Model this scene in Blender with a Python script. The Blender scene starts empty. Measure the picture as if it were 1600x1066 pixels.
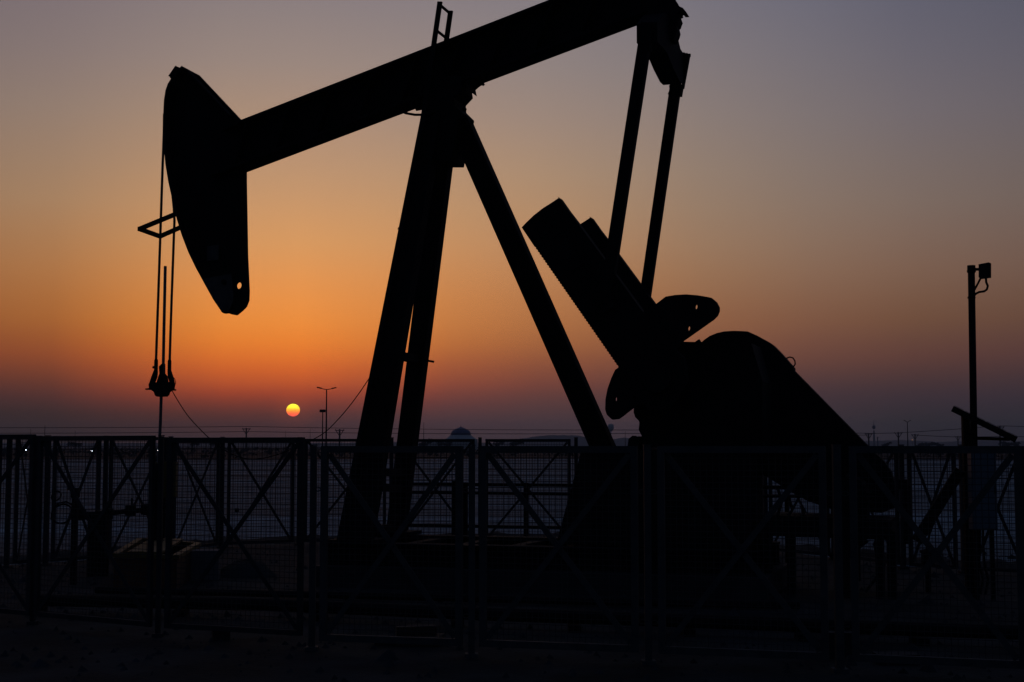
import bpy, math, random
from mathutils import Vector
random.seed(4)
R = math.radians
sc = bpy.context.scene
COL = sc.collection

# ------------------------------------------------------------------ camera
F = 2216.0                       # focal length in photo pixels (50 mm on full frame)
HZ = 697.0                       # row of the true horizon
CAMH = 1.8
PITCH = math.atan((HZ - 533.0) / F)
cam_d = bpy.data.cameras.new('camera'); cam = bpy.data.objects.new('camera', cam_d); COL.objects.link(cam)
cam.location = (0, 0, CAMH); cam.rotation_euler = (R(90) + PITCH, 0, 0)
cam_d.sensor_width = 36.0; cam_d.lens = 36.0 * F / 1600.0
cam_d.clip_start = 0.1; cam_d.clip_end = 20000
sc.camera = cam
sc.view_settings.view_transform = 'Standard'; sc.view_settings.look = 'None'
sc.view_settings.exposure = 0.0; sc.view_settings.gamma = 1.0; sc.view_settings.use_curve_mapping = False
sc.cycles.max_bounces = 6; sc.cycles.volume_bounces = 0

CP, SP = math.cos(PITCH), math.sin(PITCH)
def ray(px, py):
    x, y = (px - 800.0) / F, (533.0 - py) / F
    return Vector((x, CP - y * SP, SP + y * CP))
def unp(px, py, Y):
    r = ray(px, py); return Vector((0, 0, CAMH)) + r * (Y / r.y)
def proj(p):
    v = p - Vector((0, 0, CAMH)); d = v.y * CP + v.z * SP; u = -v.y * SP + v.z * CP
    return (800 + F * v.x / d, 533 - F * u / d)
def gx(px, Y): return unp(px, HZ, Y).x

# ------------------------------------------------------------------ sky
def lin(c):
    return tuple(((v / 255) / 12.92 if v / 255 <= 0.04045 else ((v / 255 + 0.055) / 1.055) ** 2.4) for v in c)
def azel(px, py):
    r = ray(px, py).normalized(); return math.degrees(math.atan2(r.x, r.y)), math.degrees(math.asin(r.z))
SKY = {   # dusk sky seen toward the sun and away from it: {azimuth column: [(row, sRGB)]}
 22:  [(0,(123,111,115)),(150,(141,122,112)),(300,(160,126,97)),(400,(166,115,74)),(450,(163,105,61)),(500,(155,93,50)),(530,(143,80,46)),(560,(129,67,44)),(590,(97,55,45)),(620,(69,46,46)),(645,(53,41,42)),(690,(43,37,41))],
 440: [(0,(138,126,126)),(100,(154,135,126)),(200,(174,142,118)),(300,(198,150,109)),(380,(216,153,96)),(450,(231,148,78)),(500,(236,142,62)),(540,(232,127,49)),(560,(222,113,46)),(580,(207,98,44)),(600,(184,83,45)),(615,(157,68,45)),(630,(122,58,47)),(645,(92,52,48)),(660,(72,48,49)),(690,(60,46,51))],
 770: [(0,(133,124,128)),(80,(142,130,128)),(200,(162,137,121)),(300,(180,143,110)),(400,(191,137,93)),(450,(190,127,78)),(500,(184,117,67)),(540,(168,101,59)),(570,(147,83,56)),(600,(122,68,56)),(625,(95,59,57)),(660,(66,51,56)),(690,(58,47,53))],
 1190:[(0,(113,110,121)),(150,(128,118,118)),(300,(140,120,106)),(400,(143,112,90)),(450,(139,102,78)),(500,(132,90,67)),(550,(115,74,60)),(580,(96,64,58)),(620,(70,52,56)),(660,(56,47,53)),(690,(51,44,52))],
 1442:[(0,(97,96,110)),(150,(111,104,110)),(300,(122,106,98)),(400,(123,97,83)),(450,(118,88,71)),(500,(109,77,60)),(560,(90,60,55)),(590,(72,52,53)),(620,(57,46,53)),(662,(43,40,46)),(690,(40,37,44))],
}
UP = {22:((96,92,104),(62,66,84)), 440:((112,106,114),(70,74,92)), 770:((106,102,114),(68,72,92)), 1190:((90,92,108),(60,66,86)), 1442:((78,82,100),(54,60,80))}
ZEN = (34, 46, 74)
REAR = [(-3,(20,24,34)),(0,(26,34,48)),(5,(32,42,58)),(14,(40,50,70)),(30,(40,50,74)),(45,(38,49,76)),(90,ZEN)]
HAZE = 2.2e-4                    # density of the dusk haze, see the last section
def through(c, e):               # the sky behind the haze that reads as c once the air in front has dimmed it
    path = min(58.0 / max(math.sin(R(max(e, .01))), 1e-4), 3400.0); T = math.exp(-HAZE * path); S = lin((30, 31, 43))
    return tuple(max(0.0, (v - k * (1 - T)) / T) for v, k in zip(c, S))
cols = []
ELS = [-3, -0.4, 0.15, 0.5, 0.9, 1.3, 1.7, 2.1, 2.5, 3.0, 3.5, 4.1, 4.9, 5.8, 6.9, 8.1, 9.5, 11.0, 13.0, 15.2, 17.6, 20.5, 25, 31, 42, 60, 90]
def pick(tab, e):
    if e <= tab[0][0]: return tab[0][1]
    for (a, ca), (b, cb) in zip(tab, tab[1:]):
        if e <= b:
            t = (e - a) / (b - a); return tuple(x + (y - x) * t for x, y in zip(ca, cb))
    return tab[-1][1]
for px, rows in SKY.items():
    az = azel(px, 400)[0]
    t = sorted((azel(px, py)[1], c) for py, c in rows)
    t = [(-3, tuple(v * 0.6 for v in t[0][1]))] + t + [(26, UP[px][0]), (42, UP[px][1]), (90, ZEN)]
    cols.append((az, [through(lin(pick(t, e)), e) for e in ELS]))
rear = [lin(pick(REAR, e)) for e in ELS]
def blend(a, b, w): return [tuple(x + (y - x) * w for x, y in zip(p, q)) for p, q in zip(a, b)]
cols = [(-110, rear), (-60, blend(cols[0][1], rear, .8)), (-34, blend(cols[0][1], rear, .4))] + cols + [(21, blend(cols[-1][1], rear, .2)), (28, blend(cols[-1][1], rear, .42)), (50, blend(cols[-1][1], rear, .75)), (100, rear)]
def pchip(xs, ys, x):
    n = len(xs); h = [xs[i+1]-xs[i] for i in range(n-1)]; d = [(ys[i+1]-ys[i])/h[i] for i in range(n-1)]
    m = [0.0] * n
    for i in range(1, n-1):
        if d[i-1]*d[i] > 0: m[i] = 2*d[i-1]*d[i]/(d[i-1]+d[i])
    for i in range(n-1):
        if x <= xs[i+1] or i == n-2:
            t = (x-xs[i])/h[i]; t = max(0, min(1, t))
            return (2*t**3-3*t*t+1)*ys[i]+(t**3-2*t*t+t)*h[i]*m[i]+(-2*t**3+3*t*t)*ys[i+1]+(t**3-t*t)*h[i]*m[i+1]
AZS = [-110, -60, -40, -28, -22, -18, -14.5, -11.5, -8.5, -5.5, -2.5, 1, 4.5, 8, 12, 16, 20, 26, 38, 60, 100]
xs = [c[0] for c in cols]
GRID = [[tuple(max(0.0, pchip(xs, [c[1][i][k] for c in cols], az)) for k in range(3)) for i in range(len(ELS))] for az in AZS]

W = bpy.data.worlds.new('World'); sc.world = W; W.use_nodes = True
nt = W.node_tree; N = nt.nodes; K = nt.links; N.clear()
def nd(tree, kind, **kw):
    n = tree.nodes.new(kind)
    for k, v in kw.items(): setattr(n, k, v)
    return n
def mth(tree, op, a, b=None, c=None, clamp=False):
    n = nd(tree, 'ShaderNodeMath', operation=op, use_clamp=clamp)
    for i, v in enumerate((a, b, c)):
        if v is None: continue
        if isinstance(v, (int, float)): n.inputs[i].default_value = v
        else: tree.links.new(v, n.inputs[i])
    return n.outputs[0]
tc = nd(nt, 'ShaderNodeTexCoord'); sx = nd(nt, 'ShaderNodeSeparateXYZ'); K.new(tc.outputs['Generated'], sx.inputs[0])
azs = mth(nt, 'MULTIPLY', mth(nt, 'ARCTAN2', sx.outputs[0], sx.outputs[1]), 180 / math.pi)
els = mth(nt, 'MULTIPLY', mth(nt, 'ARCSINE', sx.outputs[2]), 180 / math.pi)
# faint uneven haze bands, as in any dusty dusk sky
nz = nd(nt, 'ShaderNodeTexNoise'); nz.inputs['Scale'].default_value = 1.0; nz.inputs['Detail'].default_value = 3
cb = nd(nt, 'ShaderNodeCombineXYZ'); K.new(mth(nt, 'MULTIPLY', azs, 0.05), cb.inputs[0]); K.new(mth(nt, 'MULTIPLY', els, 0.35), cb.inputs[1]); K.new(cb.outputs[0], nz.inputs[0])
elw = mth(nt, 'ADD', els, mth(nt, 'MULTIPLY', mth(nt, 'SUBTRACT', nz.outputs[0], 0.5), 0.25))
fac = mth(nt, 'DIVIDE', mth(nt, 'SQRT', mth(nt, 'MAXIMUM', mth(nt, 'ADD', elw, 3.0), 0.0)), math.sqrt(93.0), clamp=True)
def ramp(colors):
    r = nd(nt, 'ShaderNodeValToRGB'); cr = r.color_ramp; cr.interpolation = 'LINEAR'
    pos = [math.sqrt(e + 3) / math.sqrt(93.0) for e in ELS]
    while len(cr.elements) < len(pos): cr.elements.new(1.0)
    for e, p in zip(cr.elements, pos): e.position = p
    for e, c in zip(cr.elements, colors): e.color = (*c, 1)
    K.new(fac, r.inputs[0]); return r.outputs[0]
cur = ramp(GRID[0])
for i in range(1, len(AZS)):
    mr = nd(nt, 'ShaderNodeMapRange', clamp=True); K.new(azs, mr.inputs[0])
    mr.inputs[1].default_value = AZS[i-1]; mr.inputs[2].default_value = AZS[i]
    mx = nd(nt, 'ShaderNodeMix', data_type='RGBA'); K.new(mr.outputs[0], mx.inputs[0]); K.new(cur, mx.inputs[6]); K.new(ramp(GRID[i]), mx.inputs[7]); cur = mx.outputs[2]
# the sun's disc, yellow above and red below, flattened by refraction
SAZ, SEL = azel(458, 641)
du = mth(nt, 'DIVIDE', mth(nt, 'SUBTRACT', azs, SAZ), 0.266)
dv = mth(nt, 'DIVIDE', mth(nt, 'SUBTRACT', els, SEL), 0.248)
rr = mth(nt, 'SQRT', mth(nt, 'ADD', mth(nt, 'MULTIPLY', du, du), mth(nt, 'MULTIPLY', dv, dv)))
disc = nd(nt, 'ShaderNodeMapRange', clamp=True, interpolation_type='SMOOTHSTEP'); K.new(rr, disc.inputs[0])
disc.inputs[1].default_value = 1.05; disc.inputs[2].default_value = 0.95
vr = nd(nt, 'ShaderNodeValToRGB'); K.new(mth(nt, 'MULTIPLY_ADD', dv, 0.5, 0.5, clamp=True), vr.inputs[0])
e = vr.color_ramp.elements; e[0].position = 0.0; e[0].color = (1.9, 0.19, 0.13, 1); e[1].position = 1.0; e[1].color = (2.2, 2.0, 0.10, 1)
for p, c in ((.25, (1.9, .27, .09)), (.5, (2.0, .68, .06)), (.7, (2.1, 1.45, .06))):
    q = vr.color_ramp.elements.new(p); q.color = (*c, 1)
aur = nd(nt, 'ShaderNodeMapRange', clamp=True, interpolation_type='SMOOTHERSTEP'); K.new(rr, aur.inputs[0])
aur.inputs[1].default_value = 5.5; aur.inputs[2].default_value = 0.9; aur.inputs[3].default_value = 0; aur.inputs[4].default_value = 1
glow = nd(nt, 'ShaderNodeMix', data_type='RGBA', blend_type='ADD'); K.new(mth(nt, 'POWER', aur.outputs[0], 2.0), glow.inputs[0]); K.new(cur, glow.inputs[6]); glow.inputs[7].default_value = (0.04, 0.006, 0.001, 1)
mx = nd(nt, 'ShaderNodeMix', data_type='RGBA'); K.new(disc.outputs[0], mx.inputs[0]); K.new(glow.outputs[2], mx.inputs[6]); K.new(vr.outputs[0], mx.inputs[7])
bg = nd(nt, 'ShaderNodeBackground'); K.new(mx.outputs[2], bg.inputs[0]); bg.inputs[1].default_value = 1.0
ow = nd(nt, 'ShaderNodeOutputWorld'); K.new(bg.outputs[0], ow.inputs[0])

sun_d = bpy.data.lights.new('sun', 'SUN'); sun = bpy.data.objects.new('sun', sun_d); COL.objects.link(sun)
sun_d.energy = 0.012; sun_d.angle = R(0.53); sun_d.color = (1.0, 0.38, 0.12)
sun.rotation_euler = (R(90 - SEL), 0, R(180 - SAZ) if False else R(-SAZ) + math.pi)
sun.location = (-30, 200, 40)

# ------------------------------------------------------------------ materials
def mat(name, col, rough=0.6, metal=0.0, var=0.25, scale=3.0, col2=None, bump=0.0, spec=0.3, stretch=None, bscale=None):
    m = bpy.data.materials.new(name); m.use_nodes = True; t = m.node_tree; b = t.nodes['Principled BSDF']
    tcn = nd(t, 'ShaderNodeTexCoord'); mp = nd(t, 'ShaderNodeMapping'); t.links.new(tcn.outputs['Object'], mp.inputs[0])
    if stretch: mp.inputs['Scale'].default_value = stretch
    n = nd(t, 'ShaderNodeTexNoise'); n.inputs['Scale'].default_value = scale; n.inputs['Detail'].default_value = 6; n.inputs['Roughness'].default_value = .62
    t.links.new(mp.outputs[0], n.inputs[0])
    r = nd(t, 'ShaderNodeValToRGB'); t.links.new(n.outputs[0], r.inputs[0])
    c2 = col2 or tuple(v * (1 - var) for v in col)
    r.color_ramp.elements[0].position = .35; r.color_ramp.elements[0].color = (*c2, 1)
    r.color_ramp.elements[1].position = .65; r.color_ramp.elements[1].color = (*col, 1)
    t.links.new(r.outputs[0], b.inputs['Base Color'])
    b.inputs['Roughness'].default_value = rough; b.inputs['Metallic'].default_value = metal
    b.inputs['Specular IOR Level'].default_value = spec
    if bump:
        n2 = nd(t, 'ShaderNodeTexNoise'); n2.inputs['Scale'].default_value = bscale or scale * 6; n2.inputs['Detail'].default_value = 5
        t.links.new(tcn.outputs['Object'], n2.inputs[0])
        bp = nd(t, 'ShaderNodeBump'); bp.inputs['Strength'].default_value = bump; bp.inputs['Distance'].default_value = .03
        t.links.new(n2.outputs[0], bp.inputs['Height']); t.links.new(bp.outputs[0], b.inputs['Normal'])
    return m
def emit(name, col, s):
    m = bpy.data.materials.new(name); m.use_nodes = True; b = m.node_tree.nodes['Principled BSDF']
    b.inputs['Base Color'].default_value = (*col, 1); b.inputs['Emission Color'].default_value = (*col, 1); b.inputs['Emission Strength'].default_value = s
    return m
STEEL = mat('oily_black_steel', (.013, .013, .013), .8, spec=.08, var=.4, scale=2)
STEEL2 = mat('dark_painted_steel', (.016, .015, .015), .8, spec=.08, var=.4, scale=4)
PLATE = mat('worn_grey_plate', (.05, .047, .045), .6, scale=9, var=.5)
ROPE = mat('greased_wire_rope', (.03, .03, .03), .6, scale=30)
RODM = mat('polished_rod_steel', (.12, .12, .12), .4, metal=.6)
FENCE = mat('weathered_fence_tube', (.055, .060, .060), .7, scale=7, var=.4, spec=.2)
FENCEB = mat('dark_fence_tube', (.035, .036, .04), .75, scale=7, var=.4, spec=.15)
WIRE = mat('galvanised_mesh_wire', (.05, .05, .055), .7, scale=12, spec=.15)
YELL = mat('faded_yellow_paint', (.12, .09, .015), .65, scale=5, var=.45, col2=(.08, .05, .01))
RUST = mat('rusty_brown_steel', (.12, .05, .02), .8, scale=6, var=.5)
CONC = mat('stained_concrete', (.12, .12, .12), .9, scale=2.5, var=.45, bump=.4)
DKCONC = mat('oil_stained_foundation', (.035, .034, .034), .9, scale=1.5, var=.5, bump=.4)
BLUE = mat('blue_painted_cabinet', (.08, .11, .13), .6, scale=3, var=.25)
SOLAR = mat('solar_cells', (.012, .014, .025), .35, scale=3)
BARK = mat('dry_bark', (.06, .045, .03), .9)
LEAF = mat('dusty_dark_leaves', (.016, .030, .026), .85, scale=.5, var=.5, spec=.1)
WHITEP = mat('pale_plaster', (.42, .42, .38), .8, scale=.2, var=.12)
DOMEM = mat('dark_blue_dome_tile', (.05, .08, .16), .55, scale=.6, var=.3)
HILLM = mat('far_scrub_hill', (.10, .085, .065), .95, scale=.01, var=.4, spec=.05)
SCRUB = mat('dark_scrub_ground', (.010, .019, .024), .95, scale=.03, var=.4, stretch=(.4, 1, 1), spec=.05)
GRAVEL = mat('dark_gravel', (.036, .042, .042), .95, scale=1.1, col2=(.013, .015, .015), bump=.7, bscale=22, spec=.1)
STONE = mat('broken_stone', (.045, .05, .052), .95, scale=4, var=.5, spec=.1)
LAMPM = emit('lit_white_lamp', (.8, .95, 1.0), 14.0)
LAMPO = emit('lit_orange_lamp', (1.0, .45, .15), .8)

# the open flat: pale crusted sand in long streaks and wheel tracks
def plain_material():
    m = bpy.data.materials.new('pale_crusted_sand'); m.use_nodes = True; t = m.node_tree; b = t.nodes['Principled BSDF']
    g = nd(t, 'ShaderNodeTexCoord')
    def noise(sc_, st, det=6):
        mp = nd(t, 'ShaderNodeMapping'); mp.inputs['Scale'].default_value = st; t.links.new(g.outputs['Object'], mp.inputs[0])
        n = nd(t, 'ShaderNodeTexNoise'); n.inputs['Scale'].default_value = sc_; n.inputs['Detail'].default_value = det; n.inputs['Roughness'].default_value = .6
        t.links.new(mp.outputs[0], n.inputs[0]); return n.outputs[0]
    a = noise(1.0, (.035, .22, 1)); c = noise(1.0, (.4, 1.6, 1)); w = noise(1.0, (.008, .05, 1), 3)
    v = mth(t, 'ADD', mth(t, 'ADD', mth(t, 'MULTIPLY', a, .5), mth(t, 'MULTIPLY', c, .25)), mth(t, 'MULTIPLY', w, .25))
    r = nd(t, 'ShaderNodeValToRGB'); t.links.new(v, r.inputs[0]); e = r.color_ramp.elements
    e[0].position = .36; e[0].color = (.026, .050, .062, 1); e[1].position = .64; e[1].color = (.20, .34, .40, 1)
    q = e.new(.5); q.color = (.075, .135, .16, 1)
    t.links.new(r.outputs[0], b.inputs['Base Color']); b.inputs['Roughness'].default_value = .9; b.inputs['Specular IOR Level'].default_value = .1
    return m
PLAIN = plain_material()

# ------------------------------------------------------------------ mesh helpers
class MB:
    def __init__(s): s.v = []; s.f = []
    def add(s, vs, fs):
        n = len(s.v); s.v += [Vector(p) for p in vs]; s.f += [tuple(i + n for i in f) for f in fs]; return s
    def bar(s, p, q, w, h, up=(0, 0, 1), taper=1.0):
        p, q = Vector(p), Vector(q); d = (q - p).normalized(); u = Vector(up)
        if abs(d.dot(u)) > .98: u = Vector((0, 1, 0))
        x = d.cross(u).normalized(); y = x.cross(d).normalized(); vs = []
        for c, k in ((p, 1), (q, taper)):
            for a, b in ((-1, -1), (1, -1), (1, 1), (-1, 1)): vs.append(c + x * a * w / 2 * k + y * b * h / 2 * k)
        return s.add(vs, [(3, 2, 1, 0), (4, 5, 6, 7), (0, 1, 5, 4), (1, 2, 6, 5), (2, 3, 7, 6), (3, 0, 4, 7)])
    def box(s, c, sx_, sy_, sz_, yaw=0):
        c = Vector(c); a = Vector((math.cos(yaw), math.sin(yaw), 0)); 
        return s.bar(c - Vector((0, 0, sz_ / 2)), c + Vector((0, 0, sz_ / 2)), sx_, sy_, up=Vector((-a.y, a.x, 0)))
    def tube(s, pts, r, n=8, cap=True):
        pts = [Vector(p) for p in pts]; rs = r if isinstance(r, (list, tuple)) else [r] * len(pts); vs = []; prev = None
        for i, p in enumerate(pts):
            d = (pts[min(i + 1, len(pts) - 1)] - pts[max(i - 1, 0)]).normalized()
            if prev is None:
                u = Vector((0, 0, 1)) if abs(d.z) < .9 else Vector((1, 0, 0)); x = d.cross(u).normalized()
            else: x = (prev - d * prev.dot(d)).normalized()
            prev = x; y = d.cross(x)
            for k in range(n):
                a = 2 * math.pi * k / n; vs.append(p + (x * math.cos(a) + y * math.sin(a)) * rs[i])
        fs = [(i*n+k, i*n+(k+1) % n, (i+1)*n+(k+1) % n, (i+1)*n+k) for i in range(len(pts)-1) for k in range(n)]
        if cap: fs += [tuple(range(n))[::-1], tuple(range((len(pts)-1)*n, len(pts)*n))]
        return s.add(vs, fs)
    def lathe(s, c, prof, n=24):
        c = Vector(c); vs = [c + Vector((r * math.cos(2*math.pi*k/n), r * math.sin(2*math.pi*k/n), z)) for r, z in prof for k in range(n)]
        fs = [(i*n+k, i*n+(k+1) % n, (i+1)*n+(k+1) % n, (i+1)*n+k) for i in range(len(prof)-1) for k in range(n)]
        fs += [tuple(range(n))[::-1], tuple(range((len(prof)-1)*n, len(prof)*n))]
        return s.add(vs, fs)
    def prism(s, front, back, skip=()):
        n = len(front); fs = [tuple(range(n)), tuple(range(n, 2*n))[::-1]]
        fs += [(i, n+i, n+(i+1) % n, (i+1) % n) for i in range(n) if i not in skip]
        return s.add(list(front) + list(back), fs)
    def build(s, name, m, parent=None, stuff=False, smooth=False, origin=None):
        me = bpy.data.meshes.new(name)
        o0 = Vector(parent['_o']) if parent else (Vector(origin) if origin is not None else Vector((0, 0, 0)))
        base = o0
        if parent: loc = Vector((0, 0, 0))
        else: loc = o0
        me.from_pydata([v - base for v in s.v], [], s.f); me.materials.append(m)
        if smooth: me.polygons.foreach_set('use_smooth', [True] * len(me.polygons))
        me.update()
        o = bpy.data.objects.new(name, me); COL.objects.link(o); o.location = loc
        if parent: o.parent = parent
        if stuff: o['kind'] = 'stuff'
        o['_o'] = tuple(o0)
        return o
def thing(name, loc, label, cat, group=None):
    o = bpy.data.objects.new(name, None); COL.objects.link(o); o.location = loc; o['_o'] = tuple(loc); o.empty_display_size = .3
    return tag(o, label, cat, group)
def tag(o, label, cat, group=None):
    o['label'] = label; o['category'] = cat
    if group: o['group'] = group
    return o
def struct(o): o['kind'] = 'structure'; return o

# ------------------------------------------------------------------ ground, far country
mb = MB(); G = 3600
mb.add([(-G, -60, 0), (G, -60, 0), (G, G, 0), (-G, G, 0)], [(0, 1, 2, 3)]); struct(mb.build('desert_plain', PLAIN))
# darker scrub land starting about 190 m out
mb = MB(); vs = []; n = 90
for i in range(n + 1):
    x = -1500 + 3000 * i / n; vs.append((x, 192 + 10 * math.sin(i * 1.7) + random.uniform(-5, 5) + abs(x) * .05, .03))
vs += [(1500, 3500, .03), (-1500, 3500, .03)]
mb.add(vs, [tuple(range(len(vs)))]); struct(mb.build('scrub_land', SCRUB))

def ground_px(px, py): r = ray(px, py); return r * (-CAMH / r.z) + Vector((0, 0, CAMH))
# compound pad, its outline just outside the fence
back_row = [(-160, 20.4), (-75, 20.8), (15, 21.1), (75, 21.5), (166, 22.3), (267, 23.8), (348, 25.2), (468, 26.0), (612, 26.4), (750, 26.6), (900, 26.6), (1045, 25.6), (1195, 24.0), (1300, 22.6), (1408, 20.9), (1502, 20.2), (1612, 19.6), (1725, 19.2)]
pad = [(-9, -20), (9, -20)] + [(gx(p, y + .6), y + .6) for p, y in reversed(back_row)]
mb = MB(); fine = []
for (x0, y0), (x1, y1) in zip(pad, pad[1:] + pad[:1]):
    k = max(1, int(math.hypot(x1-x0, y1-y0) / .5))
    for j in range(k): fine.append((x0 + (x1-x0)*j/k + random.uniform(-.12, .12), y0 + (y1-y0)*j/k + random.uniform(-.15, .15), .006))
mb.add(fine, [tuple(range(len(fine)))]); struct(mb.build('gravel_pad', GRAVEL))

# low sand berm thrown up behind the fence
mb = MB(); rows = []
path = [Vector((gx(p, y + 1.2), y + 1.2, 0)) for p, y in back_row]; dense = []
for a, b in zip(path, path[1:]):
    for j in range(6): dense.append(a.lerp(b, j / 6))
prof = [(-.7, -.02), (-.3, .07), (0, .12), (.35, .08), (.8, -.02)]; vs = []
for i, c in enumerate(dense):
    k = .5 + .8 * random.random()
    for dx, z in prof: vs.append((c.x, c.y + dx, z * k if z > 0 else z))
m_ = len(prof); fs = [(i*m_+j, i*m_+j+1, (i+1)*m_+j+1, (i+1)*m_+j) for i in range(len(dense)-1) for j in range(m_-1)]
struct(MB().add(vs, fs).build('gravel_berm', GRAVEL, smooth=True))

# loose stones on the pad
mb = MB()
for i in range(1500):
    y = 9.5 + 15 * random.random(); x = random.uniform(-.42, .42) * y; r = random.uniform(.012, .05) * (1 if random.random() < .95 else 2.2)
    top = (x + random.uniform(-.3, .3) * r, y, .006 + r * random.uniform(.6, 1.1)); ring = []
    for k in range(5):
        a = k * 1.2566 + random.random() * .7; ring.append((x + r * math.cos(a) * random.uniform(.7, 1.2), y + r * math.sin(a) * random.uniform(.7, 1.2), .002))
    mb.add(ring + [top], [(k, (k+1) % 5, 5) for k in range(5)])
tag(mb.build('loose_stones', STONE, stuff=True), 'small loose stones scattered over the dark gravel', 'stones')

# hills at the horizon
def hills(name, Y, pts, dy, seed):
    random.seed(seed); xs_ = []; p0 = pts[0][0]; p1 = pts[-1][0]; px = p0
    vs = []; cnt = 0; st = 3
    while px <= p1:
        for (a, ya), (b, yb) in zip(pts, pts[1:]):
            if a <= px <= b: y = ya + (yb - ya) * (px - a) / (b - a)
        z = max(.2, CAMH + (HZ - y + random.uniform(-.5, .5)) * Y / F)
        x = gx(px, Y)
        vs += [(x, Y - dy, -.5), (x, Y - dy * .4, z * .6), (x, Y, z), (x, Y + dy * .5, z * .7), (x, Y + dy, -.5)]; cnt += 1; px += st
    fs = [(i*5+j, i*5+j+1, (i+1)*5+j+1, (i+1)*5+j) for i in range(cnt-1) for j in range(4)]
    return struct(MB().add(vs, fs).build(name, HILLM, smooth=True))
hills('distant_hills', 2900, [(-200, 693), (0, 692), (250, 693), (520, 692), (640, 691), (760, 692), (800, 690), (825, 684), (845, 681), (880, 680), (905, 681), (930, 686), (960, 686), (975, 684), (990, 685), (1010, 690), (1200, 691), (1350, 690), (1395, 688), (1430, 688.5), (1470, 691), (1520, 688), (1560, 689), (1640, 690), (1800, 688)], 160, 1)

# trees on the horizon: each has trunk and a crown of leaf clumps
def tree(px, Y, top, wpx, label, group='trees along the horizon'):
    x = gx(px, Y); h = CAMH + (HZ - top) * Y / F; w = wpx * Y / F
    t = thing('desert_tree', (x, Y, 0), label, 'tree', group)
    MB().tube([(x, Y, -.1), (x + .1, Y, h * .3), (x - .1, Y, h * .7)], [h*.04, h*.03, h*.015], 6).build('trunk', BARK, t)
    c = MB()
    lobes = [(random.uniform(-.36, .36) * w, random.uniform(-.3, .3) * w, h * random.uniform(.45, .8), random.uniform(.16, .26)) for _ in range(9)]
    for lx, ly, lz, lr in lobes:
        for k in range(46):
            v = Vector((random.gauss(0, 1), random.gauss(0, 1), random.gauss(0, 1))).normalized() * (random.random() ** .4)
            p = Vector((x + lx + v.x * lr * w, Y + ly + v.y * lr * w, min(h, lz + v.z * lr * h * .8))); s_ = .05 * w
            a = Vector((random.gauss(0, 1), random.gauss(0, 1), random.gauss(0, 1))).normalized(); b = a.orthogonal().normalized()
            c.add([p - a*s_, p + b*s_, p + a*s_, p - b*s_*.7], [(0, 1, 2, 3)])
    c.build('crown', LEAF, t); return t
random.seed(7)
tree(338, 560, 684, 22, 'low dark tree just right of where the sagging cable dips behind the fence')
tree(304, 600, 686, 16, 'small tree on the horizon between the well rod and the sagging cable')
tree(664, 520, 685, 22, 'bushy tree on the horizon beside the right leg of the pump')
tree(694, 560, 687, 24, 'tree at the left foot of the distant dome')
tree(778, 600, 686, 20, 'tree on the horizon a little right of the domed building')
tree(806, 500, 684, 26, 'rounded tree on the horizon left of the pale hills')
tree(1452, 700, 691, 40, 'long low tree on the horizon left of the solar panel post', )
tree(1578, 600, 689, 32, 'dark low tree on the horizon under the solar panel tip')
tree(1385, 640, 690, 16, 'small low tree near the foot of the far communications tower')
tree(118, 620, 690, 22, 'low tree beyond the left fence under the power line')

mb = MB(); random.seed(11)   # belt of scrub bushes no one could count
for i in range(1500):
    Y = random.uniform(200, 900); x = random.uniform(-.46, .46) * Y; h = random.uniform(.4, 1.5); w = random.uniform(.8, 2.5)
    for k in range(8):
        p = Vector((x + random.uniform(-w, w) / 2, Y + random.uniform(-w, w) / 2, random.uniform(.1, h))); s_ = .25
        a = Vector((random.gauss(0, 1), random.gauss(0, 1), random.gauss(0, 1))).normalized(); b = a.orthogonal().normalized()
        mb.add([p - a*s_, p + b*s_, p + a*s_, p - b*s_], [(0, 1, 2, 3)])
tag(mb.build('scrub_bushes', LEAF, stuff=True), 'dark scrub bushes covering the far flat', 'bushes')

# domed building
Y = 700; k = Y / F; cx = gx(720, Y)
t = thing('domed_building', (cx, Y, 0), 'low pale building with a dark ribbed dome and finial on the horizon', 'building')
z = lambda py: CAMH + (HZ - py) * k
MB().lathe((cx, Y, 0), [(15.7*k, z(680)), (15.9*k, z(678.5)), (15.2*k, z(676)), (13.2*k, z(673.2)), (9.5*k, z(670.8)), (5*k, z(669)), (1.6*k, z(667.8)), (.3*k, z(667))], 28).build('dome', DOMEM, t, smooth=True)
MB().lathe((cx, Y, 0), [(.35*k, z(668)), (.5*k, z(666.6)), (.2*k, z(666)), (.12*k, z(664))], 8).build('finial', DOMEM, t)
MB().lathe((cx, Y, 0), [(24*k, z(686.5)), (23.5*k, z(685.8)), (19*k, z(682.6)), (16.4*k, z(680.1))], 28).build('skirt_roof', WHITEP, t)
MB().box((cx, Y, z(686.5) / 2), 52*k, 40*k, z(686.5)).build('wall', WHITEP, t)
wn = None
for i in range(8):
    o = MB().box((0, 0, 0), 1.1, .2, 2.2) if wn is None else None
    if wn is None: wn = o.build('window', SOLAR, t); oo = wn
    else: oo = wn.copy(); COL.objects.link(oo)
    oo.location = ((i - 3.5) * 1.9, -20*k - .02, 2.2)
mb = MB().box((cx - 14, Y + 3, 1.9), 8, 8, 3.8); t2 = tag(mb.build('annex_building', WHITEP, origin=(cx-14, Y+3, 0)), 'small pale flat-roofed building just left of the dome', 'building')

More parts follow.
